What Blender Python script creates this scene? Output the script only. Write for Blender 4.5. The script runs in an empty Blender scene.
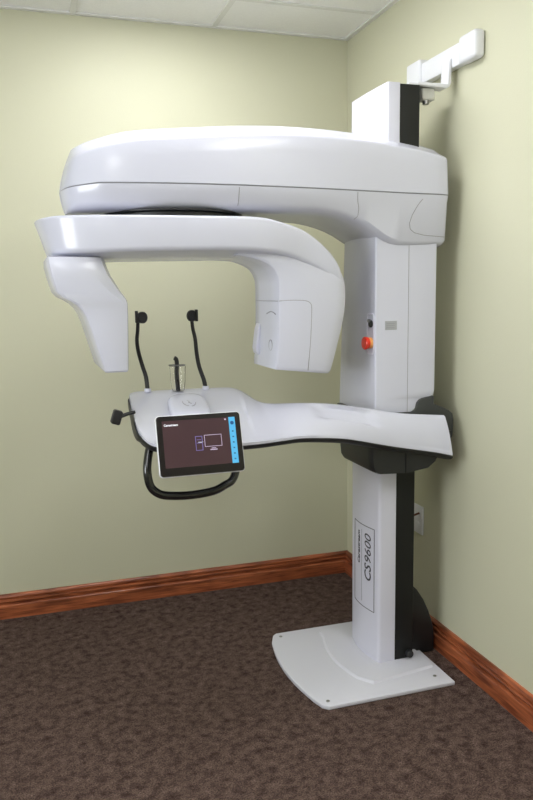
import bpy, bmesh, math, random
from mathutils import Vector, Matrix
random.seed(4)
scene = bpy.context.scene
COL = scene.collection

# ------------------------------------------------------------------ camera
F, YAW, ROLL, PITCH = 755.827, .3106, -.0152, -.1429
CAM = Vector((-1.5393, -3.4631, 1.4447))
dv = Vector((math.sin(YAW)*math.cos(PITCH), math.cos(YAW)*math.cos(PITCH), math.sin(PITCH)))
rv = Vector((math.cos(YAW), -math.sin(YAW), 0))
uv = rv.cross(dv)
R2 = rv*math.cos(ROLL) + uv*math.sin(ROLL)
U2 = -rv*math.sin(ROLL) + uv*math.cos(ROLL)
cam = bpy.data.objects.new('camera', bpy.data.cameras.new('camera'))
COL.objects.link(cam)
cam.data.sensor_fit = 'VERTICAL'
cam.data.sensor_height = 36.0
cam.data.lens = F*36.0/800
cam.data.clip_start = .05
M = Matrix.Identity(4)
for i in range(3):
    M[i][0], M[i][1], M[i][2], M[i][3] = R2[i], U2[i], -dv[i], CAM[i]
cam.matrix_world = M
scene.camera = cam

# ------------------------------------------------------------------ world, lights, exposure
ROOM_X, ROOM_Y, H = -3.4, -5.0, 2.615
w = bpy.data.worlds.new('world'); scene.world = w; w.use_nodes = True
w.node_tree.nodes['Background'].inputs[0].default_value = (.9, .95, 1, 1)
w.node_tree.nodes['Background'].inputs[1].default_value = .3
LIGHT_POWER = 9.0         # emission strength of the ceiling troffers
WINDOW_POWER = 34
def area(name, loc, rot, sx, sy, power, col):
    l = bpy.data.lights.new(name, 'AREA'); l.shape = 'RECTANGLE'; l.size = sx; l.size_y = sy
    l.energy = power; l.color = col
    o = bpy.data.objects.new(name, l); COL.objects.link(o); o.location = loc; o.rotation_euler = rot
    return o
# daylight coming in through the window of the left wall
area('window_daylight', (ROOM_X+.06, -2.3, 1.55), (0, -math.pi/2, 0), 1.2, 1.2, WINDOW_POWER, (.93, .97, 1))
vs = scene.view_settings
scene.display_settings.display_device = 'sRGB'
vs.view_transform = 'Standard'; vs.look = 'None'; vs.gamma = 1; vs.exposure = 0.16
vs.use_curve_mapping = False

# ------------------------------------------------------------------ materials
def srgb(r, g, b):
    f = lambda c: (c/255/12.92) if c/255 <= .04045 else ((c/255+.055)/1.055)**2.4
    return (f(r), f(g), f(b), 1)
def mat(name, col, rough=.5, metal=0, coat=0, noise=0, nscale=40, bump=0, bscale=300, spec=.5, **kw):
    m = bpy.data.materials.new(name); m.use_nodes = True
    nt = m.node_tree; b = nt.nodes['Principled BSDF']
    b.inputs['Base Color'].default_value = col
    b.inputs['Roughness'].default_value = rough
    b.inputs['Metallic'].default_value = metal
    b.inputs['Coat Weight'].default_value = coat
    b.inputs['Coat Roughness'].default_value = .08
    b.inputs['Specular IOR Level'].default_value = spec
    tc = nt.nodes.new('ShaderNodeTexCoord')
    n = nt.nodes.new('ShaderNodeTexNoise'); n.inputs['Scale'].default_value = nscale
    n.inputs['Detail'].default_value = 4
    nt.links.new(tc.outputs['Object'], n.inputs['Vector'])
    mx = nt.nodes.new('ShaderNodeMixRGB'); mx.blend_type = 'MULTIPLY'
    mx.inputs[0].default_value = noise
    mx.inputs[1].default_value = col
    nt.links.new(n.outputs['Fac'], mx.inputs[2])
    if noise: nt.links.new(mx.outputs[0], b.inputs['Base Color'])
    if bump:
        n2 = nt.nodes.new('ShaderNodeTexNoise'); n2.inputs['Scale'].default_value = bscale
        nt.links.new(tc.outputs['Object'], n2.inputs['Vector'])
        bp = nt.nodes.new('ShaderNodeBump'); bp.inputs['Strength'].default_value = bump
        bp.inputs['Distance'].default_value = .002
        nt.links.new(n2.outputs['Fac'], bp.inputs['Height'])
        nt.links.new(bp.outputs[0], b.inputs['Normal'])
    for k, v in kw.items(): b.inputs[k.replace('_', ' ')].default_value = v
    return m
WHITE = mat('white_plastic', srgb(204, 205, 219), .24, coat=.2)
SATIN = mat('white_satin', srgb(212, 212, 226), .34, coat=.1)
PLATE = mat('white_painted_steel', srgb(210, 210, 220), .45, bump=.1)
PUTTY = mat('white_paint', srgb(226, 227, 232), .4)
BLACK = mat('black_plastic', srgb(27, 28, 30), .45, bump=.05)
COLBLK = mat('dark_column', srgb(25, 26, 25), .45, spec=.3)
CARRI = mat('dark_grey_plastic', srgb(56, 58, 58), .5)
RUBBER = mat('black_rubber', srgb(30, 29, 30), .55)
GLOSSB = mat('black_glossy_tube', srgb(22, 22, 24), .22, coat=.5)
SEAM = mat('seam_grey', srgb(142, 142, 148), .8)  # even grey for panel joints and printed marks
RED = mat('red_plastic', srgb(225, 45, 20), .35, coat=.3)
YEL = mat('orange_ring', srgb(240, 165, 95), .5)
GREYL = mat('grey_label', srgb(165, 167, 172), .35)
INK = mat('dark_ink', srgb(60, 58, 66), .6)
INKL = mat('grey_ink', srgb(150, 150, 158), .6)
METAL = mat('brushed_metal', srgb(150, 150, 150), .3, metal=1)
CORD = mat('brown_cord', srgb(105, 60, 45), .5)
BEZEL = mat('black_bezel', srgb(18, 11, 14), .25)
def emit(name, col, s, rough=.15):
    m = mat(name, col, rough); b = m.node_tree.nodes['Principled BSDF']
    b.inputs['Emission Color'].default_value = col; b.inputs['Emission Strength'].default_value = s
    return m
SCREEN = emit('lit_screen', srgb(62, 44, 48), .35)
SBLUE = emit('screen_blue', srgb(78, 160, 205), .4)
SNAVY = emit('screen_navy', srgb(35, 75, 120), .5)
SWHITE = emit('screen_white', srgb(205, 205, 215), .6)
SLILAC = emit('screen_lilac', srgb(170, 155, 180), .6)
SPURP = emit('screen_violet', srgb(105, 95, 150), .5)
PANEL = emit('troffer_diffuser', (.98, .985, 1, 1), LIGHT_POWER)
GLASS = mat('clear_plastic', (1, 1, 1, 1), .05, Transmission_Weight=1.0, IOR=1.35)
PANE = emit('window_pane', (.9, .95, 1, 1), 1.5)

def wall_mat():
    m = mat('olive_wall_paint', srgb(204, 203, 178), .5, bump=.25, bscale=180, spec=.35)
    return m
WALL = wall_mat()
def ceil_mat():
    m = mat('acoustic_tile', srgb(246, 246, 244), .9, noise=.08, nscale=90, bump=.5, bscale=220)
    return m
CEIL = ceil_mat()
TBAR = mat('white_enamel', srgb(226, 226, 222), .5)
def wood_mat():
    m = bpy.data.materials.new('cherry_wood'); m.use_nodes = True; nt = m.node_tree
    b = nt.nodes['Principled BSDF']; b.inputs['Roughness'].default_value = .32
    b.inputs['Coat Weight'].default_value = .3; b.inputs['Coat Roughness'].default_value = .15
    g = nt.nodes.new('ShaderNodeNewGeometry')
    oi = nt.nodes.new('ShaderNodeObjectInfo')
    add = nt.nodes.new('ShaderNodeVectorMath'); add.operation = 'ADD'
    nt.links.new(g.outputs['Position'], add.inputs[0]); nt.links.new(oi.outputs['Location'], add.inputs[1])
    mp = nt.nodes.new('ShaderNodeMapping'); mp.inputs['Scale'].default_value = (3, 3, 60)
    nt.links.new(add.outputs[0], mp.inputs[0])
    n = nt.nodes.new('ShaderNodeTexNoise'); n.inputs['Scale'].default_value = 2; n.inputs['Detail'].default_value = 7
    n.inputs['Distortion'].default_value = .6
    nt.links.new(mp.outputs[0], n.inputs[0])
    mp2 = nt.nodes.new('ShaderNodeMapping'); mp2.inputs['Scale'].default_value = (1, 1, 3)
    nt.links.new(add.outputs[0], mp2.inputs[0])
    n2 = nt.nodes.new('ShaderNodeTexNoise'); n2.inputs['Scale'].default_value = 4.5; n2.inputs['Detail'].default_value = 3
    nt.links.new(mp2.outputs[0], n2.inputs[0])
    r = nt.nodes.new('ShaderNodeValToRGB')
    e = r.color_ramp.elements
    e[0].position = .3; e[0].color = srgb(104, 50, 30); e[1].position = .7; e[1].color = srgb(190, 108, 68)
    nt.links.new(n.outputs['Fac'], r.inputs[0])
    r2 = nt.nodes.new('ShaderNodeValToRGB')
    e = r2.color_ramp.elements
    e[0].position = .33; e[0].color = (.42, .36, .34, 1); e[1].position = .5; e[1].color = (1, 1, 1, 1)
    nt.links.new(n2.outputs['Fac'], r2.inputs[0])
    mx = nt.nodes.new('ShaderNodeMixRGB'); mx.blend_type = 'MULTIPLY'; mx.inputs[0].default_value = .8
    nt.links.new(r.outputs[0], mx.inputs[1]); nt.links.new(r2.outputs[0], mx.inputs[2])
    nt.links.new(mx.outputs[0], b.inputs['Base Color'])
    return m
WOOD = wood_mat()
def carpet_mat():
    m = bpy.data.materials.new('brown_carpet'); m.use_nodes = True; nt = m.node_tree
    b = nt.nodes['Principled BSDF']; b.inputs['Roughness'].default_value = .95
    b.inputs['Specular IOR Level'].default_value = .1
    g = nt.nodes.new('ShaderNodeNewGeometry')
    mp = nt.nodes.new('ShaderNodeMapping'); mp.inputs['Scale'].default_value = (1, 1.0, 1)
    mp.inputs['Rotation'].default_value = (0, 0, -.3)
    nt.links.new(g.outputs['Position'], mp.inputs[0])
    n = nt.nodes.new('ShaderNodeTexNoise'); n.inputs['Scale'].default_value = 30; n.inputs['Detail'].default_value = 9
    n.inputs['Roughness'].default_value = .68; n.inputs['Distortion'].default_value = 0
    nt.links.new(mp.outputs[0], n.inputs[0])
    r = nt.nodes.new('ShaderNodeValToRGB'); e = r.color_ramp.elements
    e[0].position = .32; e[0].color = srgb(56, 40, 36); e[1].position = .68; e[1].color = srgb(116, 97, 89)
    nt.links.new(n.outputs['Fac'], r.inputs[0])
    n2 = nt.nodes.new('ShaderNodeTexNoise'); n2.inputs['Scale'].default_value = 210; n2.inputs['Detail'].default_value = 2
    nt.links.new(mp.outputs[0], n2.inputs[0])
    r2 = nt.nodes.new('ShaderNodeValToRGB'); e = r2.color_ramp.elements
    e[0].position = .3; e[0].color = (.35, .35, .35, 1); e[1].position = .72; e[1].color = (1.45, 1.45, 1.45, 1)
    nt.links.new(n2.outputs['Fac'], r2.inputs[0])
    mx = nt.nodes.new('ShaderNodeMixRGB'); mx.blend_type = 'MULTIPLY'; mx.inputs[0].default_value = 1
    nt.links.new(r.outputs[0], mx.inputs[1]); nt.links.new(r2.outputs[0], mx.inputs[2])
    nt.links.new(mx.outputs[0], b.inputs['Base Color'])
    bp = nt.nodes.new('ShaderNodeBump'); bp.inputs['Strength'].default_value = .8; bp.inputs['Distance'].default_value = .006
    nt.links.new(n2.outputs['Fac'], bp.inputs['Height']); nt.links.new(bp.outputs[0], b.inputs['Normal'])
    return m
CARPET = carpet_mat()

# ------------------------------------------------------------------ mesh helpers
class MB:
    def __init__(s): s.v = []; s.f = []
    def add(s, vs_, fs):
        k = len(s.v); s.v += [tuple(p) for p in vs_]; s.f += [tuple(i+k for i in f) for f in fs]; return s
    def box(s, a, b):
        x0, y0, z0 = a; x1, y1, z1 = b
        return s.add([(x0,y0,z0),(x1,y0,z0),(x1,y1,z0),(x0,y1,z0),(x0,y0,z1),(x1,y0,z1),(x1,y1,z1),(x0,y1,z1)],
                     [(0,3,2,1),(4,5,6,7),(0,1,5,4),(1,2,6,5),(2,3,7,6),(3,0,4,7)])
    def loft(s, rings, cap=True):
        n = len(rings[0]); vs_ = [p for r in rings for p in r]; fs = []
        for i in range(len(rings)-1):
            for j in range(n):
                k = (j+1) % n
                fs.append((i*n+j, i*n+k, (i+1)*n+k, (i+1)*n+j))
        if cap:
            fs.append(tuple(range(n))[::-1]); fs.append(tuple((len(rings)-1)*n+j for j in range(n)))
        return s.add(vs_, fs)
    def prism(s, pts, fn, w0, w1):
        return s.loft([[fn(u, v, w0) for u, v in pts], [fn(u, v, w1) for u, v in pts]])
    def tube(s, path, r, n=14, sub=6, flat=1.0):
        P = smooth(path, sub) if sub > 1 else [Vector(p) for p in path]
        rings = []; up = None
        for i, p in enumerate(P):
            t = (P[min(i+1, len(P)-1)] - P[max(i-1, 0)]).normalized()
            if up is None:
                up = t.orthogonal().normalized()
            up = (up - t*up.dot(t)).normalized()
            sd = t.cross(up)
            rr = r[0] + (r[1]-r[0])*i/(len(P)-1) if isinstance(r, tuple) else r
            rings.append([p + (up*math.cos(a)*flat + sd*math.sin(a))*rr for a in [2*math.pi*k/n for k in range(n)]])
        return s.loft(rings)
    def cyl(s, c, axis, r, h, n=28, r2=None):
        a = Vector(axis).normalized(); u = a.orthogonal().normalized(); v = a.cross(u); c = Vector(c)
        r2 = r if r2 is None else r2
        e = min(h*.2, r*.15)
        prof = [(0, r-e), (e, r), (h-e, r2), (h, r2-e)]
        return s.loft([[c + a*t + (u*math.cos(2*math.pi*k/n)+v*math.sin(2*math.pi*k/n))*q for k in range(n)] for t, q in prof])
    def build(s, name, m, parent=None, bevel=0, seg=3, ang=35, sm=True, label=None, origin=None):
        me = bpy.data.meshes.new(name); me.from_pydata(s.v, [], s.f)
        bm = bmesh.new(); bm.from_mesh(me)
        bmesh.ops.remove_doubles(bm, verts=bm.verts, dist=1e-6)
        bmesh.ops.recalc_face_normals(bm, faces=bm.faces)
        if bevel:
            ed = [e for e in bm.edges if len(e.link_faces) == 2 and e.calc_face_angle(0) > math.radians(30)]
            bmesh.ops.bevel(bm, geom=ed, offset=bevel, segments=seg, profile=.5, affect='EDGES', clamp_overlap=True)
            bmesh.ops.recalc_face_normals(bm, faces=bm.faces)
        bm.to_mesh(me); bm.free()
        if sm:
            for p in me.polygons: p.use_smooth = True
            me.set_sharp_from_angle(angle=math.radians(ang))
        me.materials.append(m)
        o = bpy.data.objects.new(name, me); COL.objects.link(o)
        if parent is not None:
            o.parent = parent
            # parents sit unrotated: keep the mesh in world coordinates
            o.matrix_parent_inverse = Matrix.Translation(-world_loc(parent))
        if label: o['label'] = label
        return o
def world_loc(o):
    l = Vector(o.location)
    return l if o.parent is None else l          # parts sit at the world origin through their parent inverse
def smooth(path, sub=6):
    P = [Vector(p) for p in path]; out = []
    for i in range(len(P)-1):
        a, b, c, d = P[max(i-1, 0)], P[i], P[i+1], P[min(i+2, len(P)-1)]
        for k in range(sub):
            t = k/sub
            out.append(.5*((2*b)+(c-a)*t+(2*a-5*b+4*c-d)*t*t+(3*b-a-3*c+d)*t**3))
    out.append(P[-1]); return out
def empty(name, loc, label, cat, group=None):
    o = bpy.data.objects.new(name, None); COL.objects.link(o); o.location = loc; o.empty_display_size = .1
    o['label'] = label; o['category'] = cat
    if group: o['group'] = group
    return o
def structure(o): o['kind'] = 'structure'; return o
def interp(x, tab):
    if x <= tab[0][0]: return tab[0][1]
    for (a, p), (b, q) in zip(tab, tab[1:]):
        if x <= b:
            t = (x-a)/(b-a); return p+(q-p)*t
    return tab[-1][1]
def sinterp(x, tab):
    # smooth (Catmull-Rom style, non uniform) table lookup
    if x <= tab[0][0]: return tab[0][1]
    if x >= tab[-1][0]: return tab[-1][1]
    for i in range(len(tab)-1):
        if x <= tab[i+1][0]:
            x0, y0 = tab[i]; x1, y1 = tab[i+1]
            m0 = (tab[i+1][1]-tab[i-1][1])/(tab[i+1][0]-tab[i-1][0]) if i > 0 else (y1-y0)/(x1-x0)
            m1 = (tab[i+2][1]-y0)/(tab[i+2][0]-x0) if i+2 < len(tab) else (y1-y0)/(x1-x0)
            h = x1-x0; t = (x-x0)/h
            return (2*t**3-3*t*t+1)*y0+(t**3-2*t*t+t)*h*m0+(-2*t**3+3*t*t)*y1+(t**3-t*t)*h*m1
def text_mesh(body, size, fn, mb, shear=0, thick=.0006, bold=0):
    """letters as thin solid plates; fn maps (u, v, depth) to a point"""
    cu = bpy.data.curves.new('t', 'FONT'); cu.body = body; cu.size = size; cu.shear = shear; cu.offset = bold
    cu.resolution_u = 3
    o = bpy.data.objects.new('t', cu); COL.objects.link(o)
    dg = bpy.context.evaluated_depsgraph_get(); dg.update()
    me = bpy.data.meshes.new_from_object(o.evaluated_get(dg))
    wmax = max([v.co.x for v in me.vertices]+[0])
    bm = bmesh.new(); bm.from_mesh(me)
    r = bmesh.ops.extrude_face_region(bm, geom=bm.faces[:])
    for e in r['geom']:
        if isinstance(e, bmesh.types.BMVert): e.co.z += thick
    bm.verts.ensure_lookup_table()
    for i, v in enumerate(bm.verts): v.index = i
    mb.add([fn(v.co.x, v.co.y, v.co.z) for v in bm.verts], [[v.index for v in f.verts] for f in bm.faces])
    bm.free(); bpy.data.objects.remove(o); bpy.data.curves.remove(cu); bpy.data.meshes.remove(me)
    return wmax

# ------------------------------------------------------------------ the room
T = .1
structure(MB().box((ROOM_X-T, ROOM_Y-T, -.06), (T, T, 0)).build('floor', CARPET, sm=False))
structure(MB().box((ROOM_X-T, ROOM_Y-T, H), (T, T, H+.06)).build('ceiling', CEIL, sm=False))
structure(MB().box((ROOM_X-T, 0, 0), (T, T, H)).build('wall_back', WALL, sm=False))
structure(MB().box((0, ROOM_Y-T, 0), (T, 0, H)).build('wall_right', WALL, sm=False))
structure(MB().box((ROOM_X-T, ROOM_Y-T, 0), (0, ROOM_Y, H)).build('wall_front', WALL, sm=False))
structure(MB().box((ROOM_X-T, ROOM_Y, 0), (ROOM_X, 0, H)).build('wall_left', WALL, sm=False))
# suspended ceiling grid
n = 1
for k in range(5):
    x = -.6513-.61*k
    structure(MB().box((x-.012, ROOM_Y, H-.006), (x+.012, 0, H+.002)).build('trim_%d' % n, TBAR, sm=False)); n += 1
for k in range(8):
    y = -.345-.61*k
    structure(MB().box((ROOM_X, y-.012, H-.005), (0, y+.012, H+.002)).build('trim_%d' % n, TBAR, sm=False)); n += 1
for a, b in (((ROOM_X, -.022, H-.008), (0, 0, H+.002)), ((-.022, ROOM_Y, H-.008), (0, -.022, H+.002))):
    structure(MB().box(a, b).build('trim_%d' % n, TBAR, sm=False)); n += 1
# baseboards (profile: thickness, height)
prof = [(0, 0), (.022, 0), (.022, .052), (.0205, .060), (.016, .064), (.011, .0655), (.0075, .068), (.0075, .0725), (.0165, .075), (.0180, .081),
        (.0170, .085), (.0120, .087), (.0120, .0885), (.0150, .091), (.0155, .099), (.0120, .105), (.0080, .1085), (.0045, .110), (0, .110)]
def board(name, a, b):
    if a[1] == b[1]:
        rings = [[(x - (t if x == 0 else 0), a[1]-t, z) for t, z in prof] for x in (a[0], b[0])]
    else:
        rings = [[(-t, y - (t if y == 0 else 0), z) for t, z in prof] for y in (a[1], b[1])]
    return structure(MB().loft(rings).build(name, WOOD, ang=25))
board('baseboard_back', (ROOM_X, 0), (-1.41, 0))
bb = board('baseboard_back.001', (-1.41, 0), (0, 0))
board('baseboard_right', (0, ROOM_Y), (0, 0))
# window in the left wall (out of frame, lets the daylight in)
wf = MB()
for a, b in (((0,-2.96,.9),(.03,-2.9,2.2)), ((0,-1.7,.9),(.03,-1.64,2.2)), ((0,-2.9,2.14),(.03,-1.7,2.2)), ((0,-2.9,.9),(.03,-1.7,.96))):
    wf.box((ROOM_X+a[0], a[1], a[2]), (ROOM_X+b[0], b[1], b[2]))
wo = structure(wf.build('window_1', TBAR, sm=False))
MB().box((ROOM_X+.002, -2.9, .96), (ROOM_X+.01, -1.7, 2.14)).build('pane', PANE, wo, sm=False)
# recessed ceiling lights in the grid
for k, (x, y, lab) in enumerate(((-1.2613, -1.565, 'white recessed ceiling light panel directly above the overhead arm of the x-ray machine'),
                                 (-.6513, -3.395, 'white recessed ceiling light panel beside the right wall, nearest to it'),
                                 (-2.4813, -4.005, 'white recessed ceiling light panel nearest the left and front walls'))):
    e = empty('ceiling_light', (x, y-.0, H), lab, 'ceiling light', 'recessed ceiling lights')
    x0, x1, y0, y1 = x+.012, x+.598, y+.012, y+1.208
    fr = MB()
    for a, b in (((x0,y0),(x1,y0+.03)), ((x0,y1-.03),(x1,y1)), ((x0,y0+.03),(x0+.03,y1-.03)), ((x1-.03,y0+.03),(x1,y1-.03))):
        fr.box((a[0], a[1], H-.012), (b[0], b[1], H+.002))
    fr.build('frame', TBAR, e, sm=False)
    MB().box((x0+.03, y0+.03, H-.008), (x1-.03, y1-.03, H+.002)).build('diffuser', PANEL, e, sm=False)

# ------------------------------------------------------------------ the x-ray machine
YC = -.88
mac = empty('dental_xray_machine', (-.25, YC, 0),
            'white floor-standing dental x-ray machine with overhead rotating arm, touchscreen and black handle on brown carpet', 'x-ray machine')

# --- base plate
bp = [(-.10, -1.195), (-.600, -1.198), (-.620, -1.180)]
for k in range(1, 12):
    t = k/12; y = -1.18+.56*t
    bp.append((-.622-.040*math.sin(math.pi*t)**.9, y))
bp += [(-.612, -.615), (-.595, -.600), (-.10, -.600)]
base = MB().prism(bp, lambda u, v, w: (u, v, w), .001, .016).build('base_plate', PLATE, mac, bevel=.003)
lo, hi = [], []
rl = [(-.12, -1.075), (-.39, -1.115)]
for k in range(1, 10):
    t = k/10; rl.append((-.40-.060*math.sin(math.pi*(t*.85+.1)), -1.105+.45*t))
rl += [(-.42, -.65), (-.12, -.64)]
cx0, cy0 = -.23, YC
ring0 = [(x, y, .0155) for x, y in rl]
ring1 = [(x+(cx0-x)*.03, y+(cy0-y)*.03, .024) for x, y in rl]
ring2 = [(x+(cx0-x)*.45, y+(cy0-y)*.38, .030) for x, y in rl]
MB().loft([ring0, ring1, ring2]).build('column_foot', PLATE, mac, ang=25)
sc = MB()
for i, (x, y) in enumerate(((-.592, -1.165), (-.150, -1.135), (-.585, -.635), (-.14, -.64))):
    MB().cyl((x, y, .014), (0, 0, 1), .007, .004, 16).build('screw', METAL, base, label=None)

# --- column: black rear rail and white front cover
def plan(xr, xf, y0, y1, cf, cr, bulge):
    """horizontal ring; front towards -x is slightly bulged, corners rounded"""
    p = []
    def arc(cx, cy, r, a0, a1, n=5):
        for k in range(n+1):
            a = a0+(a1-a0)*k/n; p.append((cx+r*math.cos(a), cy+r*math.sin(a)))
    arc(xr-cr, y0+cr, cr, -math.pi/2, 0) if 0 else None
    arc(xr-cr, y1-cr, cr, 0, math.pi/2)
    arc(xf+cf, y1-cf, cf, math.pi/2, math.pi)
    for k in range(1, 8):
        t = k/8; y = y1-cf+(y0-y1+2*cf)*t
        p.append((xf-bulge*math.sin(math.pi*t), y))
    arc(xf+cf, y0+cf, cf, math.pi, 1.5*math.pi)
    arc(xr-cr, y0+cr, cr, 1.5*math.pi, 2*math.pi)
    return p
COLX = lambda y: -.3184-.016*math.sin(math.pi*max(0, min(1, (y+.986)/.217)))
TOPZ = 2.152
pc = plan(-.245, -.318, -1.0, -.755, .014, .003, .016)
cover = MB().loft([[(x, y, z) for x, y in pc] for z in (.024, 1.85)]).build('column_cover', SATIN, mac, ang=50)
MB().loft([[(x, y, z) for x, y in plan(-.245, -.292, -1.0, -.695, .005, .003, .004)] for z in (1.80, TOPZ)]).build('column_top', SATIN, mac, ang=30)
pr = plan(-.166, -.2455, -.998, -.762, .003, .006, 0)
MB().loft([[(x, y, z) for x, y in pr] for z in (.024, TOPZ-.003)]).build('column_rail', COLBLK, mac, ang=50)
# rear fin (cable cover) at the foot of the column
fin = [(-.17, .002), (-.036, .002), (-.036, .075), (-.045, .125), (-.062, .175), (-.085, .225), (-.115, .27), (-.145, .30), (-.17, .315)]
MB().prism(fin, lambda u, v, w: (u, w, v), YC-.055, YC+.055).build('cable_cover', BLACK, mac, bevel=.006)
kn = MB().cyl((-.188, -.998, .052), (0, -1, 0), .014, .022, 20)
kn.build('levelling_knob', BLACK, mac)

# label with frame and lettering on the front of the cover
lab = MB(); d = .0007
def onfront(y, z, dd=0): return (COLX(y)-dd, y, z)
def strip(mb, p0, p1, w_, n_=14, dd=.0006):
    ringsA = []
    for k in range(n_+1):
        t = k/n_; y = p0[0]+(p1[0]-p0[0])*t; z = p0[1]+(p1[1]-p0[1])*t
        if abs(p1[0]-p0[0]) > abs(p1[1]-p0[1]): a, b = (y, z-w_/2), (y, z+w_/2)
        else: a, b = (y-w_/2, z), (y+w_/2, z)
        ringsA.append([onfront(*a, -.0005), onfront(*b, -.0005), onfront(*b, dd), onfront(*a, dd)])
    mb.loft(ringsA)
Y0, Y1, Z0, Z1 = -.972, -.812, .222, .550
strip(lab, (Y0, Z0), (Y0, Z1), .0022); strip(lab, (Y1, Z0), (Y1, Z1), .0022)
strip(lab, (Y0, Z0), (Y1, Z0), .0022); strip(lab, (Y0, Z1), (Y1, Z1), .0022)
lab.build('label_frame', INK, cover)
# letters read bottom to top, tops of the letters towards +y (left in the photo)
def front_text(body, size, y_base, z_start, mb, shear=0, bold=0):
    return text_mesh(body, size, lambda u, v, w_: (COLX(y_base+v)-w_-.0002, y_base+v, z_start+u), mb, shear=shear, bold=bold)
tx = MB(); front_text('CS', .058, -.952, .332, tx, .2, .0007)
tx.build('model_lettering', INK, cover, sm=False)
tx = MB(); front_text('9600', .058, -.952, .404, tx, .2)
tx.build('model_lettering', INK, cover, sm=False)
tx = MB(); front_text('Carestream', .028, -.872, .385, tx, .15, .0006)
tx.build('maker_lettering', INK, cover, sm=False)
tl = MB(); strip(tl, (-.888, .24), (-.888, .53), .0012); tl.build('label_line', INKL, cover)

# --- upper housing (sliding sleeve)
xr_tab = [(1.000, -.205), (1.005, -.192), (1.015, -.185), (1.036, -.180), (1.044, -.172), (1.050, -.158), (1.053, -.130), (1.058, -.112), (1.08, -.108), (1.70, -.108)]
rings = []
for z, xr in xr_tab:
    rings.append([(x, y, z) for x, y in plan(xr, -.350, -1.03, -.705-.05*(z-1)/.6, .007, .006, .010)])
house = MB().loft(rings).build('upper_housing', WHITE, mac, ang=40)
HX = lambda y: -.350-.010*math.sin(math.pi*max(0, min(1, (y+1.023)/.290)))
sm_ = MB().box((-.2215, -1.0307, 1.0), (-.2200, -1.029, 1.60)); sm_.build('panel_seam', SEAM, house, sm=False)
# emergency stop recess, key switch and button on the front face near the camera side
def hf(y, z, dd): return (HX(y)-dd, y, z)
rp = MB(); ys = (-1.004, -.946)
rr = []
for k in range(24):
    a = 2*math.pi*k/24; cx_, cz_ = math.cos(a), math.sin(a)
    sg = lambda v, p: math.copysign(abs(v)**p, v)
    rr.append((-.999+.024*sg(cx_, .35), 1.288+.074*sg(cz_, .3)))
rp.loft([[hf(y, z, -.003) for y, z in rr], [hf(y, z, .0035) for y, z in rr],
         [hf(-.999+(y+.999)*.86, 1.288+(z-1.288)*.94, .0035) for y, z in rr], [hf(-.999+(y+.999)*.8, 1.288+(z-1.288)*.91, -.001) for y, z in rr]])
rp.build('control_panel', SATIN, house, ang=25)
xb = HX(-1.001)
MB().cyl((xb+.002, -1.001, 1.256), (-1, 0, 0), .020, .014).build('button_collar', YEL, house)
MB().cyl((xb-.011, -1.001, 1.256), (-1, 0, 0), .0215, .018, 28, .0235).build('emergency_stop_button', RED, house)
MB().cyl((xb+.002, -1.001, 1.324), (-1, 0, 0), .013, .008).build('key_switch', BLACK, house)
MB().cyl((xb-.004, -1.001, 1.335), (-1, 0, 0), .006, .010).build('status_lamp', METAL, house)
bd = MB().box((-.3125, -1.0315, 1.302), (-.266, -1.029, 1.334)); b_ = bd.build('badge', GREYL, house, bevel=.0008, sm=False)
bt = MB()
for zz in (1.323, 1.316, 1.309): bt.box((-.308, -1.0322, zz), (-.276, -1.0312, zz+.002))
bt.build('badge_print', INKL, house, sm=False)

# --- dark carriage and hub that carry the table arm
ca = [(-.20, .86), (-.26, .90), (-.372, .905), (-.372, 1.004), (-.205, 1.002), (-.190, 1.012), (-.184, 1.034), (-.172, 1.046), (-.150, 1.052), (-.113, 1.056), (-.113, 1.026),
      (-.050, .998), (-.034, .985), (-.030, .960), (-.032, .90), (-.06, .86)]
MB().prism(ca, lambda u, v, w_: (u, w_, v), -1.036, -.735).build('carriage', CARRI, mac, bevel=.004)
hub = [(-.392, .935), (-.394, .850), (-.390, .818), (-.380, .802), (-.362, .793), (-.25, .788), (-.165, .800), (-.135, .822), (-.112, .87), (-.07, .93)]
rings = []
for y, s_ in ((-1.088, .93), (-1.080, .97), (-1.06, 1), (-.83, 1), (-.81, .97), (-.80, .9)):
    rings.append([(-.25+(u+.25)*(s_ if u < -.25 else 1), y, .93+(v-.93)*(.88+.12*s_)) for u, v in hub])
hb = MB().loft(rings).build('carriage_hub', BLACK, mac, ang=30)
MB().box((-.2565, -1.0915, .79), (-.2545, -1.05, .90)).build('hub_seam', mat('black_gap', srgb(8,8,8), .8), hb, sm=False)

# --- overhead arm
WT = [(-1.398, .030), (-1.394, .070), (-1.385, .110), (-1.374, .135), (-1.364, .148), (-1.30, .195), (-1.285, .203), (-1.25, .212), (-1.15, .229), (-1.0, .242), (-.88, .244),
      (-.70, .236), (-.55, .222), (-.42, .205), (-.30, .188), (-.18, .178), (-.11, .172), (-.08, .166), (-.073, .160), (-.067, .148)]
ZT = [(-1.398, 1.900), (-1.33, 1.922), (-1.18, 1.951), (-1.0, 1.966), (-.78, 1.983), (-.6, 1.988), (-.4, 1.983), (-.2, 1.966), (-.1, 1.950), (-.067, 1.946)]
ZB = [(-1.398, 1.700), (-.80, 1.700), (-.62, 1.698), (-.53, 1.692), (-.46, 1.676), (-.40, 1.652), (-.35, 1.622), (-.31, 1.600), (-.27, 1.590), (-.067, 1.590)]
ZS = [(-1.398, 1.768), (-1.30, 1.776), (-.067, 1.772)]
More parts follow.
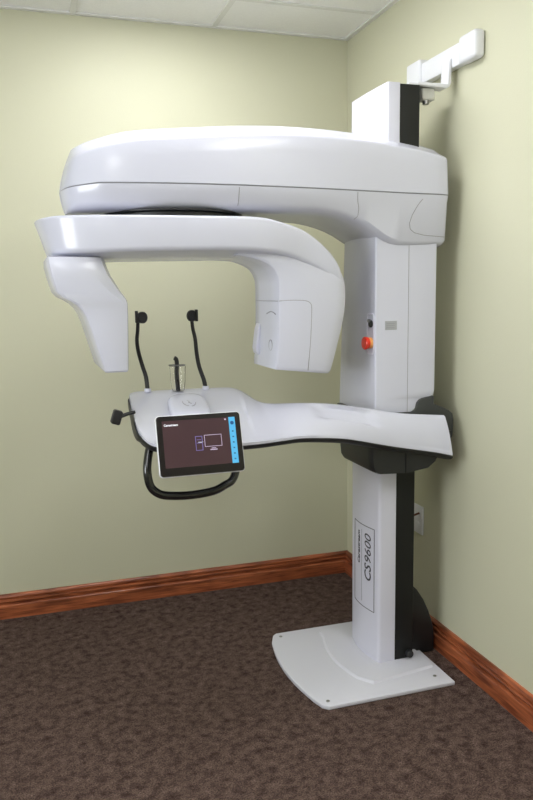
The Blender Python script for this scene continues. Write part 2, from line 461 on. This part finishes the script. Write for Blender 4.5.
def gsec(x):
    w_ = interp(x, WT); zt = sinterp(x, ZT); zb = sinterp(x, ZB); zs = interp(x, ZS)
    q = min(1, w_/.2)
    half = [(0, zb), (w_*.35, zb), (w_-.095*q, zb), (w_-.050*q, zb+.004), (w_-.028*q, zb+.012), (w_-.016*q, zb+.024), (w_-.006*q, zs-.022), (w_-.001*q, zs-.006),
            (w_-.001*q, zs-.002), (w_-.003*q, zs-.0015), (w_-.003*q, zs+.0015), (w_+.001*q, zs+.002),
            (w_+.001*q, zs+.010), (w_-.002*q, zt-.10), (w_-.004*q, zt-.056), (w_-.007*q, zt-.049), (w_-.014*q, zt-.044), (w_-.050*q, zt-.031), (w_-.078*q, zt-.015), (w_-.090*q, zt-.008), (w_-.112*q, zt-.003), (w_*.3, zt), (0, zt+.001)]
    # end faces lean in towards the top and bottom
    ring = []
    for side in (-1, 1):
        h = half if side == -1 else half[-2:0:-1]
        for b, z in h:
            xx = x
            tl_ = max(0, min(1, (-1.20-x)/.198))
            if z > zs: xx += tl_*.040*((z-zs)/(zt-zs))**1.6
            else: xx += tl_*.014*((zs-z)/(zs-zb))**1.5
            tr = max(0, min(1, (x+.18)/.112))
            if z > zs: xx -= tr*(.006*((z-zs)/(zt-zs)) + .022*max(0, (z-zt+.06)/.06)**2)
            else: xx -= tr*(.004*((zs-z)/(zs-zb)) + .012*max(0, (zb+.03-z)/.03)**2)
            ring.append((xx, YC+side*b, z))
    return ring
xs = [-1.398, -1.396, -1.392, -1.386, -1.377, -1.365, -1.35, -1.333, -1.315, -1.295, -1.27, -1.24, -1.21]
xs += [-1.17+.03*k for k in range(35)] + [-.125, -.11, -.098, -.088, -.081, -.076, -.072, -.069, -.067]
xs = sorted(set(round(x, 4) for x in xs if x <= -.067))
oa = MB().loft([gsec(x) for x in xs]).build('overhead_arm', WHITE, mac, ang=40)
def gsurf(x, z):
    """y of the near surface of the overhead arm below the seam"""
    r = gsec(x); half = r[:23]
    for a, b in zip(half, half[1:]):
        if a[2] <= z <= b[2] and b[2] > a[2]:
            return a[1]+(b[1]-a[1])*(z-a[2])/(b[2]-a[2])
    return half[7][1]
def seamline(pts, r=.0011):
    P = []
    for p, q in zip(pts, pts[1:]):
        for k in range(5):
            t = k/5; P.append((p[0]+(q[0]-p[0])*t, p[1]+(q[1]-p[1])*t))
    P.append(pts[-1])
    MB().tube([(x, gsurf(x, z)-.0002, z) for x, z in P], r, 8, 1).build('panel_seam', SEAM, oa)
seamline([(-.866, 1.768), (-.866, 1.715)])
seamline([(-.445, 1.768), (-.442, 1.74), (-.436, 1.715), (-.438, 1.69), (-.446, 1.682)])
seamline([(-.182, 1.755), (-.200, 1.735), (-.222, 1.700), (-.232, 1.672), (-.228, 1.652), (-.210, 1.640), (-.170, 1.632), (-.082, 1.627)])
sm2 = MB().tube([(x, YC-interp(x, WT)+.0025, interp(x, ZS)) for x in xs if x > -1.397], .0016, 6, 1).build('shell_seam', SEAM, oa)
# rotation bearing between the two arms
MB().cyl((-1.03, YC, 1.676), (0, 0, 1), .216, .022, 64).build('rotation_bearing', BLACK, mac)
MB().cyl((-1.03, YC, 1.697), (0, 0, 1), .232, .006, 64).build('bearing_ring', BLACK, mac)

# --- rotating arm: a band that runs level and bends down at the detector end
def band_section(top, bot, hw, rt=.010, rb=.016, belly=.018, yc=YC, n=4):
    """ring round the band; top/bot are (x,z) of outer and inner edges"""
    T_, B_ = Vector((top[0], 0, top[1])), Vector((bot[0], 0, bot[1]))
    up = (T_-B_); L = up.length; up.normalize()
    q = min(1, hw/.1)
    ring = []
    def put(b, h): ring.append(tuple(B_ + up*h + Vector((0, yc+b, 0))))
    def corner(side, top_):
        r = (rt if top_ else rb)*q
        seq = range(n+1)
        for k in seq:
            a = k/n*math.pi/2
            if top_: pb, ph = hw-r+r*math.sin(a), L-r+r*math.cos(a)      # from top flat to side
            else: pb, ph = hw-r+r*math.cos(a), r-r*math.sin(a)           # from side to bottom flat
            yield side*pb, ph
    put(0, L)
    for b, h in corner(-1, True): put(b, h)
    for b, h in corner(-1, False): put(b, h)
    put(-(hw-.06*q), -belly*q*.55); put(-(hw*.5), -belly*q)
    put(hw*.5, -belly*q); put(hw-.06*q, -belly*q*.55)
    for b, h in list(corner(1, False))[::-1]: put(b, h)
    for b, h in list(corner(1, True))[::-1]: put(b, h)
    return ring
st = [((-1.482, 1.672), (-1.452, 1.580), .018), ((-1.478, 1.674), (-1.450, 1.576), .055), ((-1.468, 1.676), (-1.442, 1.572), .10), ((-1.452, 1.678), (-1.430, 1.569), .135),
      ((-1.42, 1.68), (-1.405, 1.567), .172), ((-1.37, 1.68), (-1.36, 1.567), .202), ((-1.295, 1.68), (-1.29, 1.568), .225),
      ((-1.18, 1.68), (-1.18, 1.571), .240), ((-1.05, 1.68), (-1.05, 1.573), .246), ((-.94, 1.68), (-.94, 1.574), .248),
      ((-.85, 1.680), (-.88, 1.574), .246), ((-.78, 1.676), (-.815, 1.572), .243), ((-.715, 1.662), (-.745, 1.566), .236),
      ((-.652, 1.643), (-.692, 1.556), .226), ((-.598, 1.613), (-.648, 1.540), .218), ((-.544, 1.568), (-.600, 1.518), .212), ((-.508, 1.518), (-.556, 1.492), .207), ((-.494, 1.470), (-.516, 1.450), .198)]
def refine(st, sub=3):
    A = smooth([(s[0][0], s[0][1], s[2]) for s in st], sub); B = smooth([(s[1][0], s[1][1], 0) for s in st], sub)
    return [((a.x, a.y), (b.x, b.y), a.z) for a, b in zip(A, B)]
ra = MB().loft([band_section(t, b, max(h, .01)) for t, b, h in refine(st)]).build('rotating_arm', WHITE, mac, ang=42)

# --- detector head (right, under the rotating arm)
dst = [((-0.786, 1.63), (-.87, 1.560), .200), ((-0.721, 1.625), (-.825, 1.552), .203), ((-0.646, 1.605), (-.782, 1.539), .205), ((-0.586, 1.580), (-.750, 1.520), .206),
       ((-0.528, 1.545), (-.733, 1.490), .207), ((-0.494, 1.500), (-.729, 1.460), .207), ((-0.481, 1.46), (-.729, 1.42), .206), ((-0.480, 1.405), (-.729, 1.38), .205),
       ((-0.486, 1.355), (-.730, 1.34), .204), ((-0.495, 1.311), (-.731, 1.30), .202), ((-0.512, 1.24), (-.734, 1.24), .198), ((-0.530, 1.172), (-.738, 1.196), .192), ((-0.538, 1.160), (-.738, 1.184), .186)]
def head_section(outer, inner, hw):
    O, I = Vector((outer[0], 0, outer[1])), Vector((inner[0], 0, inner[1]))
    d_ = O-I; L = d_.length; d_.normalize()
    near = [(0, 0), (hw*.55, 0), (hw-.012, .001), (hw-.004, .004), (hw, .012), (hw, L*.45), (hw, L*.82), (hw-.006, L*.93), (hw-.016, L*.985), (hw-.03, L), (0, L)]
    far = [(hw-.05, L), (hw-.02, L*.95), (hw-.01, L*.7), (hw-.03, L*.4), (.085, .03), (.07, .008), (.055, 0)]
    return [tuple(I+d_*h+Vector((0, YC-b, 0))) for b, h in near] + [tuple(I+d_*h+Vector((0, YC+b, 0))) for b, h in far]
dh = MB().loft([head_section(t, b, h) for t, b, h in refine(dst, 3)]).build('detector_head', WHITE, mac, ang=30)
HWZ = [(1.16, .186), (1.172, .192), (1.24, .198), (1.311, .202), (1.355, .204), (1.405, .205), (1.46, .206)]
P = [(-.728, 1.412), (-.69, 1.414), (-.65, 1.413), (-.628, 1.410), (-.616, 1.402), (-.612, 1.388), (-.613, 1.34), (-.615, 1.28), (-.619, 1.22), (-.622, 1.176)]
MB().tube([(x, YC-interp(z, HWZ)+.0002, z) for x, z in P], .0013, 6, 3).build('front_panel_seam', SEAM, dh)
MB().tube([(-.7293, -1.076+.03*k, 1.412) for k in range(9)], .0012, 6, 1).build('inner_panel_seam', SEAM, dh)
c0 = Vector((-.7325, -1.005, 1.262))
MB().tube([c0+Vector((0, .018*math.cos(a), .018*math.sin(a))) for a in [2*math.pi*k/24 for k in range(25)]], .0014, 6, 1).build('circle_mark', SEAM, dh)
MB().tube([(-.7300, -1.055+.008*k, 1.368+.008*math.sin(math.pi*k/12)) for k in range(13)], .0016, 6, 1).build('curved_slot', SEAM, dh)
MB().prism([(-.729, 1.335), (-.738, 1.315), (-.748, 1.245), (-.744, 1.226), (-.73, 1.215)], lambda u, v, w_: (u, w_, v), -.885, -.835).build('sensor_window', SATIN, dh, bevel=.004)

# --- tube head (left)
def tsec(z, x0, x1, hw, c1=.03, c2=.012):
    # x0 inner/left edge, x1 right edge at height z; chamfered plan
    y0, y1 = YC-hw, YC+hw
    return [(x0, y0+c2, z), (x0+c2*.3, y0+c2*.3, z), (x0+c2, y0, z), (x1-c1, y0, z), (x1-c1*.25, y0+c1*.35, z), (x1, y0+c1*1.3, z),
            (x1, y1-c1*1.3, z), (x1-c1*.25, y1-c1*.35, z), (x1-c1, y1, z), (x0+c2, y1, z), (x0+c2*.3, y1-c2*.3, z), (x0, y1-c2, z)]
tt = [(1.560, -1.452, -1.280, .165, .050, .02), (1.556, -1.456, -1.280, .190, .060, .02), (1.535, -1.455, -1.275, .200, .062, .02), (1.50, -1.448, -1.262, .200, .058, .02),
      (1.475, -1.441, -1.248, .198, .05, .018), (1.452, -1.434, -1.236, .196, .04, .016), (1.436, -1.420, -1.226, .195, .030, .015), (1.424, -1.397, -1.220, .194, .022, .014), (1.412, -1.378, -1.218, .192, .018, .014),
      (1.395, -1.362, -1.218, .190, .016, .013), (1.375, -1.350, -1.218, .190, .016, .012), (1.34, -1.338, -1.219, .189, .016, .012), (1.30, -1.327, -1.220, .187, .016, .012), (1.26, -1.316, -1.221, .184, .016, .012),
      (1.225, -1.306, -1.222, .182, .016, .012), (1.203, -1.300, -1.223, .180, .014, .012), (1.198, -1.296, -1.226, .176, .012, .012)]
th = MB().loft([tsec(*a) for a in tt]).build('tube_head', WHITE, mac, ang=28)
MB().tube([(-1.228+.0, YC-.155+.03*k, 1.432) for k in range(11)], .001, 6, 1).build('panel_seam', SEAM, th)
MB().cyl((-1.366, YC, 1.556), (0, 0, 1), .075, .030, 40).build('head_pivot', SATIN, mac)

# --- chin rest table with its curved arm
TB = [((-1.194,-.812,1.092),(-1.207,-1.04,1.030)), ((-1.188,-.796,1.097),(-1.206,-1.095,1.010)), ((-1.172,-.785,1.100),(-1.192,-1.148,.990)), ((-1.150,-.780,1.101),(-1.164,-1.180,.978)),
      ((-1.08,-.780,1.101),(-1.09,-1.196,.967)), ((-.988,-.780,1.101),(-1.0,-1.200,.965)), ((-.90,-.783,1.100),(-.93,-1.200,.965)), ((-.822,-.790,1.098),(-.865,-1.198,.966)),
      ((-.790,-.812,1.089),(-.835,-1.196,.966)), ((-.774,-.845,1.078),(-.803,-1.194,.967)), ((-.758,-.90,1.063),(-.775,-1.190,.968)), ((-.735,-.955,1.057),(-.742,-1.186,.969)),
      ((-.69,-.995,1.059),(-.69,-1.178,.970)), ((-.63,-1.020,1.061),(-.62,-1.166,.964)), ((-.54,-1.038,1.056),(-.515,-1.144,.949)), ((-.457,-1.050,1.044),(-.42,-1.132,.927)),
      ((-.36,-1.056,1.026),(-.33,-1.123,.905)), ((-.266,-1.060,1.007),(-.24,-1.118,.886)), ((-.17,-1.060,.996),(-.15,-1.113,.867)), ((-.093,-1.060,.989),(-.084,-1.110,.850)), ((-.085,-1.060,.987),(-.078,-1.108,.848))]
TT = smooth([a for a, b in TB], 4); BB = smooth([b for a, b in TB], 4)
NS = 18
def tsurf(i, s_):
    """point on the skin: s_=0 back edge, 1 near edge"""
    a, b = TT[i], BB[i]; p = a.lerp(b, s_)
    L = (b-a).length
    armness = max(0, min(1, (a.x+.80)/.25))
    ended = max(0, min(1, (a.x+.45)/.3))
    bulge = (.010+.014*armness-.016*ended)*math.sin(math.pi*s_)**.8
    nrm = Vector((0, -(a.z-b.z), -(b.y-a.y))).normalized()
    if nrm.z < 0: nrm = -nrm
    nrm = Vector((0, (b.z-a.z), -(b.y-a.y))).normalized()
    if nrm.y > 0 or nrm.z < 0: nrm = Vector((0, -abs(nrm.y), abs(nrm.z)))
    p = p + nrm*bulge
    # shallow finger grip on the arm
    gx = (p.x+.49)/.115; gs = (s_-.36)/.24
    g = max(0, 1-gx**4)*max(0, 1-gs**4)
    if g > 0: p = p - nrm*.016*min(1, g*1.6)
    # the tray dips gently between the edges
    if a.x < -.80:
        p = p - nrm*.012*math.sin(math.pi*s_)**2*(1-((p.x+1.0)/.25)**4 if abs(p.x+1.0) < .25 else 0)
    return p
rings = []
for i in range(len(TT)):
    a, b = TT[i], BB[i]
    r = [a+Vector((0, .004, -.026)), a+Vector((0, .006, -.010)), a+Vector((0, .003, -.003))]
    r += [tsurf(i, k/NS) for k in range(1, NS)]
    r += [b+Vector((0, -.001, .004)), b+Vector((0, -.001, -.006)), b+Vector((0, .004, -.009)), b+Vector((0, .03, -.006))]
    rings.append([tuple(p) for p in r])
tab = MB().loft(rings).build('chin_rest_table', WHITE, mac, ang=50)
rings = []
for i in range(len(TT)):
    a, b = TT[i], BB[i]
    arm = max(0, min(1, (a.x+.80)/.3))
    xo = -.006 if i < 6 else 0
    r = [a+Vector((xo, .001, -.020)), a+Vector((xo, .002, -.040)), a.lerp(b, .5)+Vector((xo, 0, -.045)), b+Vector((xo, .045, -.028)), b+Vector((xo, .012, -.021)), b+Vector((xo, .000, -.014)),
         b+Vector((xo, -.003, -.006)), b+Vector((xo, .002, -.002)), b+Vector((0, .03, .000)), a.lerp(b, .5)+Vector((0, 0, -.022))]
    rings.append([tuple(p) for p in r])
MB().loft(rings).build('table_underside', BLACK, mac, ang=50, label='black underside shell of the table and its arm')

# chin pad with a printed mark
pad = MB(); rings = []
def tray_z(x, y):
    best = min(range(len(TT)), key=lambda i: abs(TT[i].lerp(BB[i], .4).x-x))
    a, b = TT[best], BB[best]; s_ = (y-a.y)/(b.y-a.y)
    return tsurf(best, max(0, min(1, s_))).z
for hh, sc_ in ((-.012, 1.0), (.012, 1.0), (.022, .97), (.028, .90), (.031, .78), (.032, .5)):
    ring = []
    for k in range(40):
        a = 2*math.pi*k/40
        sg = lambda v, p: math.copysign(abs(v)**p, v)
        x = -1.012+.068*sc_*sg(math.cos(a), .6); y = -.960+.080*sc_*sg(math.sin(a), .6)
        ring.append((x, y, tray_z(x, y)+hh))
    rings.append(ring)
pad.loft(rings).build('chin_pad', WHITE, mac, ang=60)
mk = MB()
ck = Vector((-1.012, -.955, tray_z(-1.012, -.955)+.0325))
def onpad(dx, dy): return (ck.x+dx, ck.y+dy, ck.z + .25*dy)
for a0, a1 in ((.3, 2.2), (2.6, 4.4), (4.8, 6.1)):
    mk.tube([onpad(.022*math.cos(a), .036*math.sin(a)) for a in [a0+(a1-a0)*k/8 for k in range(9)]], .0010, 6, 1)
mk.tube([onpad(-.005, .012), onpad(.002, .004), onpad(-.002, -.004), onpad(.006, -.014)], .0013, 6, 1)
mk.build('printed_mark', SEAM, mac)

# --- touchscreen
sx = Vector((1, 0, 0)); su = Vector((0, .30, .954)).normalized(); sn = sx.cross(su)   # sn faces the camera
sc0 = Vector((-1.044, -1.262, .990))
if sn.y > 0: sn = -sn
def sp(u, v, w_): return tuple(sc0 + sx*u + su*v + sn*w_)
def rrect(w_, h_, r, n=6):
    out = []
    for cx_, cy_, a0 in ((w_/2-r, h_/2-r, 0), (-w_/2+r, h_/2-r, 90), (-w_/2+r, -h_/2+r, 180), (w_/2-r, -h_/2+r, 270)):
        for k in range(n+1):
            a = math.radians(a0+90*k/n); out.append((cx_+r*math.cos(a), cy_+r*math.sin(a)))
    return out
SW, SH = .264, .186
A = rrect(SW, SH, .012); A2 = rrect(SW-.006, SH-.006, .010)
ts = MB().loft([[sp(u, v, -.016) for u, v in A2], [sp(u, v, -.012) for u, v in A], [sp(u, v, -.003) for u, v in A], [sp(u, v, 0) for u, v in A2]]).build('touchscreen', PUTTY, mac, ang=40)
MB().loft([[sp(u, v, -.002) for u, v in rrect(SW-.004, SH-.004, .010)], [sp(u, v, .0015) for u, v in rrect(SW-.005, SH-.005, .010)]]).build('bezel', BEZEL, ts, ang=40)
def srect(mb, u0, v0, u1, v1, w0=.0012, w1=.0020):
    mb.loft([[sp(u0, v0, w0), sp(u1, v0, w0), sp(u1, v1, w0), sp(u0, v1, w0)], [sp(u0, v0, w1), sp(u1, v0, w1), sp(u1, v1, w1), sp(u0, v1, w1)]])
m_ = MB(); srect(m_, -.113, -.066, .113, .076); m_.build('display', SCREEN, ts, sm=False)
m_ = MB(); srect(m_, .093, -.066, .113, .076, .0018, .0025); m_.build('side_bar', SBLUE, ts, sm=False)
m_ = MB(); m_.cyl(sp(.103, .058, .0022), tuple(sn), .0058, .0008, 20)
for k in range(6): srect(m_, .1005, .030-.017*k, .1055, .034-.017*k, .0024, .0029)
m_.build('side_bar_icons', SNAVY, ts, sm=False)
m_ = MB()
def outline(mb, u0, v0, u1, v1, t_=.0014):
    srect(mb, u0, v0, u1, v0+t_, .0018, .0026); srect(mb, u0, v1-t_, u1, v1, .0018, .0026)
    srect(mb, u0, v0+t_, u0+t_, v1-t_, .0018, .0026); srect(mb, u1-t_, v0+t_, u1, v1-t_, .0018, .0026)
outline(m_, .012, -.010, .066, .026); srect(m_, .032, -.016, .046, -.014, .0018, .0026); srect(m_, .028, -.021, .050, -.018, .0018, .0026)
m_.build('monitor_icon', SLILAC, ts, sm=False)
m_ = MB(); outline(m_, -.016, -.020, .006, .024, .0018); srect(m_, -.012, .012, .002, .0135, .0018, .0026); srect(m_, -.012, .002, .002, .0035, .0018, .0026)
m_.build('computer_icon', SPURP, ts, sm=False)
m_ = MB(); text_mesh('Carestream', .0090, lambda u, v, w_: sp(-.108+u, .060+v, .0019+w_), m_, bold=.0003)
m_.build('screen_lettering', SWHITE, ts, sm=False)
m_ = MB(); srect(m_, .080, .068, .085, .072, .0018, .0026); m_.build('status_icon', SLILAC, ts, sm=False)
# screen mount
MB().tube([tuple(sc0-sn*.012+su*.02), tuple(sc0-sn*.04+su*.0), (-1.04, -1.17, .985)], .022, 16, 4).build('screen_mount', SATIN, mac)

# --- black handle loop under the tray
hp = [(-1.176, -1.12, .965), (-1.186, -1.135, .93), (-1.192, -1.15, .893), (-1.186, -1.155, .850), (-1.168, -1.16, .826), (-1.135, -1.16, .812), (-1.06, -1.16, .806), (-.985, -1.16, .812), (-.945, -1.155, .826),
      (-.918, -1.15, .840), (-.902, -1.14, .872), (-.900, -1.13, .93), (-.900, -1.12, .965)]
MB().tube(hp, .0135, 18, 6).build('handle', GLOSSB, mac, ang=60)
# --- black clamp knob at the left end of the tray
k_ = MB().tube([(-1.200, -.975, 1.055), (-1.225, -.985, 1.052), (-1.248, -.992, 1.046)], .006, 12, 3).build('side_knob', BLACK, mac)
rings = []
kp = MB()
c = Vector((-1.262, -1.0, 1.046)); ax = Vector((.33, 0, 1)).normalized(); bx = Vector((1, 0, -.33)).normalized()
def kf(u, v, w_): return tuple(c + bx*u + ax*v + Vector((0, w_, 0)))
kp.prism(rrect(.030, .046, .006, 4), kf, -.015, .015)
kp.build('knob_grip', RUBBER, k_, bevel=.002)

# --- temple rests
def temple(path, pad_c, plate_c, plate_dx):
    t_ = MB().tube(path, (.0090, .0070), 12, 6, flat=.55).build('temple_rest', RUBBER, mac, ang=60)
    MB().cyl((path[0][0], path[0][1], path[0][2]-.004), (0, 0, 1), .012, .014, 20).build('socket', SATIN, t_)
    MB().cyl(pad_c, (.55, -1, 0), .0205, .014, 28).build('pad', RUBBER, t_)
    MB().box((plate_c[0]-.005, plate_c[1]-.007, plate_c[2]-.022), (plate_c[0]+.005, plate_c[1]+.007, plate_c[2]+.020)).build('clip', BLACK, t_, bevel=.002)
    return t_
temple([(-1.127, -.80, 1.100), (-1.131, -.80, 1.150), (-1.142, -.80, 1.190), (-1.154, -.80, 1.240), (-1.158, -.80, 1.280), (-1.154, -.80, 1.315), (-1.152, -.80, 1.345)],
       (-1.140, -.796, 1.360), (-1.156, -.80, 1.364), 0)
temple([(-.916, -.80, 1.098), (-.922, -.80, 1.130), (-.938, -.80, 1.180), (-.946, -.80, 1.230), (-.950, -.80, 1.280), (-.957, -.80, 1.315), (-.960, -.80, 1.345)],
       (-.964, -.796, 1.362), (-.943, -.80, 1.364), 0)
# --- bite block in a clear sleeve
bh = MB(); prof2 = []
n_ = 28
def ring(r, z): return [(-1.017+r*math.cos(2*math.pi*k/n_), -.80+r*math.sin(2*math.pi*k/n_), z) for k in range(n_)]
cup = MB().loft([ring(.022, 1.095), ring(.027, 1.130), ring(.029, 1.185), ring(.0275, 1.185), ring(.0255, 1.130), ring(.0205, 1.098)]).build('bite_holder_cup', GLASS, mac, ang=60)
MB().tube([(-1.017, -.80, 1.096), (-1.019, -.80, 1.120), (-1.021, -.80, 1.160), (-1.019, -.80, 1.195), (-1.022, -.80, 1.210), (-1.028, -.80, 1.214)], .0085, 12, 4, flat=.7).build('bite_block', RUBBER, mac)
MB().cyl((-1.019, -.80, 1.186), (0, 0, 1), .030, .0035, 28).build('cup_lid', mat('smoky_plastic', srgb(95, 95, 95), .3, Alpha=1.0), mac)

# ------------------------------------------------------------------ wall bracket above the machine
wb = empty('wall_bracket', (0, -.92, 2.16), 'white metal wall bracket bolted to the right wall above the column top', 'bracket')
MB().box((-.032, -1.05, 2.220), (-.001, -.76, 2.294)).build('rail', PUTTY, wb, bevel=.003)
MB().box((-.044, -1.140, 2.214), (-.001, -1.035, 2.306)).build('end_cap', PUTTY, wb, bevel=.013)
MB().box((-.044, -.766, 2.220), (-.001, -.664, 2.310)).build('end_cap', PUTTY, wb, bevel=.008)
stem = [(-.033, 2.252), (-.042, 2.250), (-.046, 2.235), (-.048, 2.166), (-.168, 2.164), (-.168, 2.154), (-.052, 2.150), (-.040, 2.156), (-.033, 2.170)]
MB().prism(stem, lambda u, v, w_: (u, w_, v), -.982, -.930).build('stem', PUTTY, wb, bevel=.003)
MB().box((-.200, -.978, 2.1535), (-.100, -.83, 2.1615)).build('mounting_plate', PUTTY, wb, bevel=.002)
MB().box((-.140, -.965, 2.110), (-.088, -.915, 2.152)).build('clamp', mat('grey_cast_metal', srgb(205, 205, 200), .5), wb, bevel=.006)
MB().cyl((-.118, -.950, 2.111), (0, 0, -1), .012, .014, 20).build('bolt', METAL, wb)

# ------------------------------------------------------------------ power outlet behind the column
ol = empty('power_outlet', (0, -.74, .49), 'white power outlet on the right wall behind the column', 'power outlet')
MB().box((-.007, -.776, .430), (0, -.700, .550)).build('cover_plate', PUTTY, ol, bevel=.002)
for z in (.512, .468):
    MB().cyl((-.006, -.738, z), (-1, 0, 0), .016, .003, 24).build('socket', PUTTY, ol)
MB().tube([(-.008, -.752, .520), (-.030, -.748, .512), (-.040, -.735, .495), (-.046, -.72, .468), (-.05, -.70, .40), (-.07, -.70, .2), (-.10, -.72, .06), (-.14, -.77, .04), (-.168, -.80, .045)], .0042, 10, 6).build('power_cord', CORD, mac)
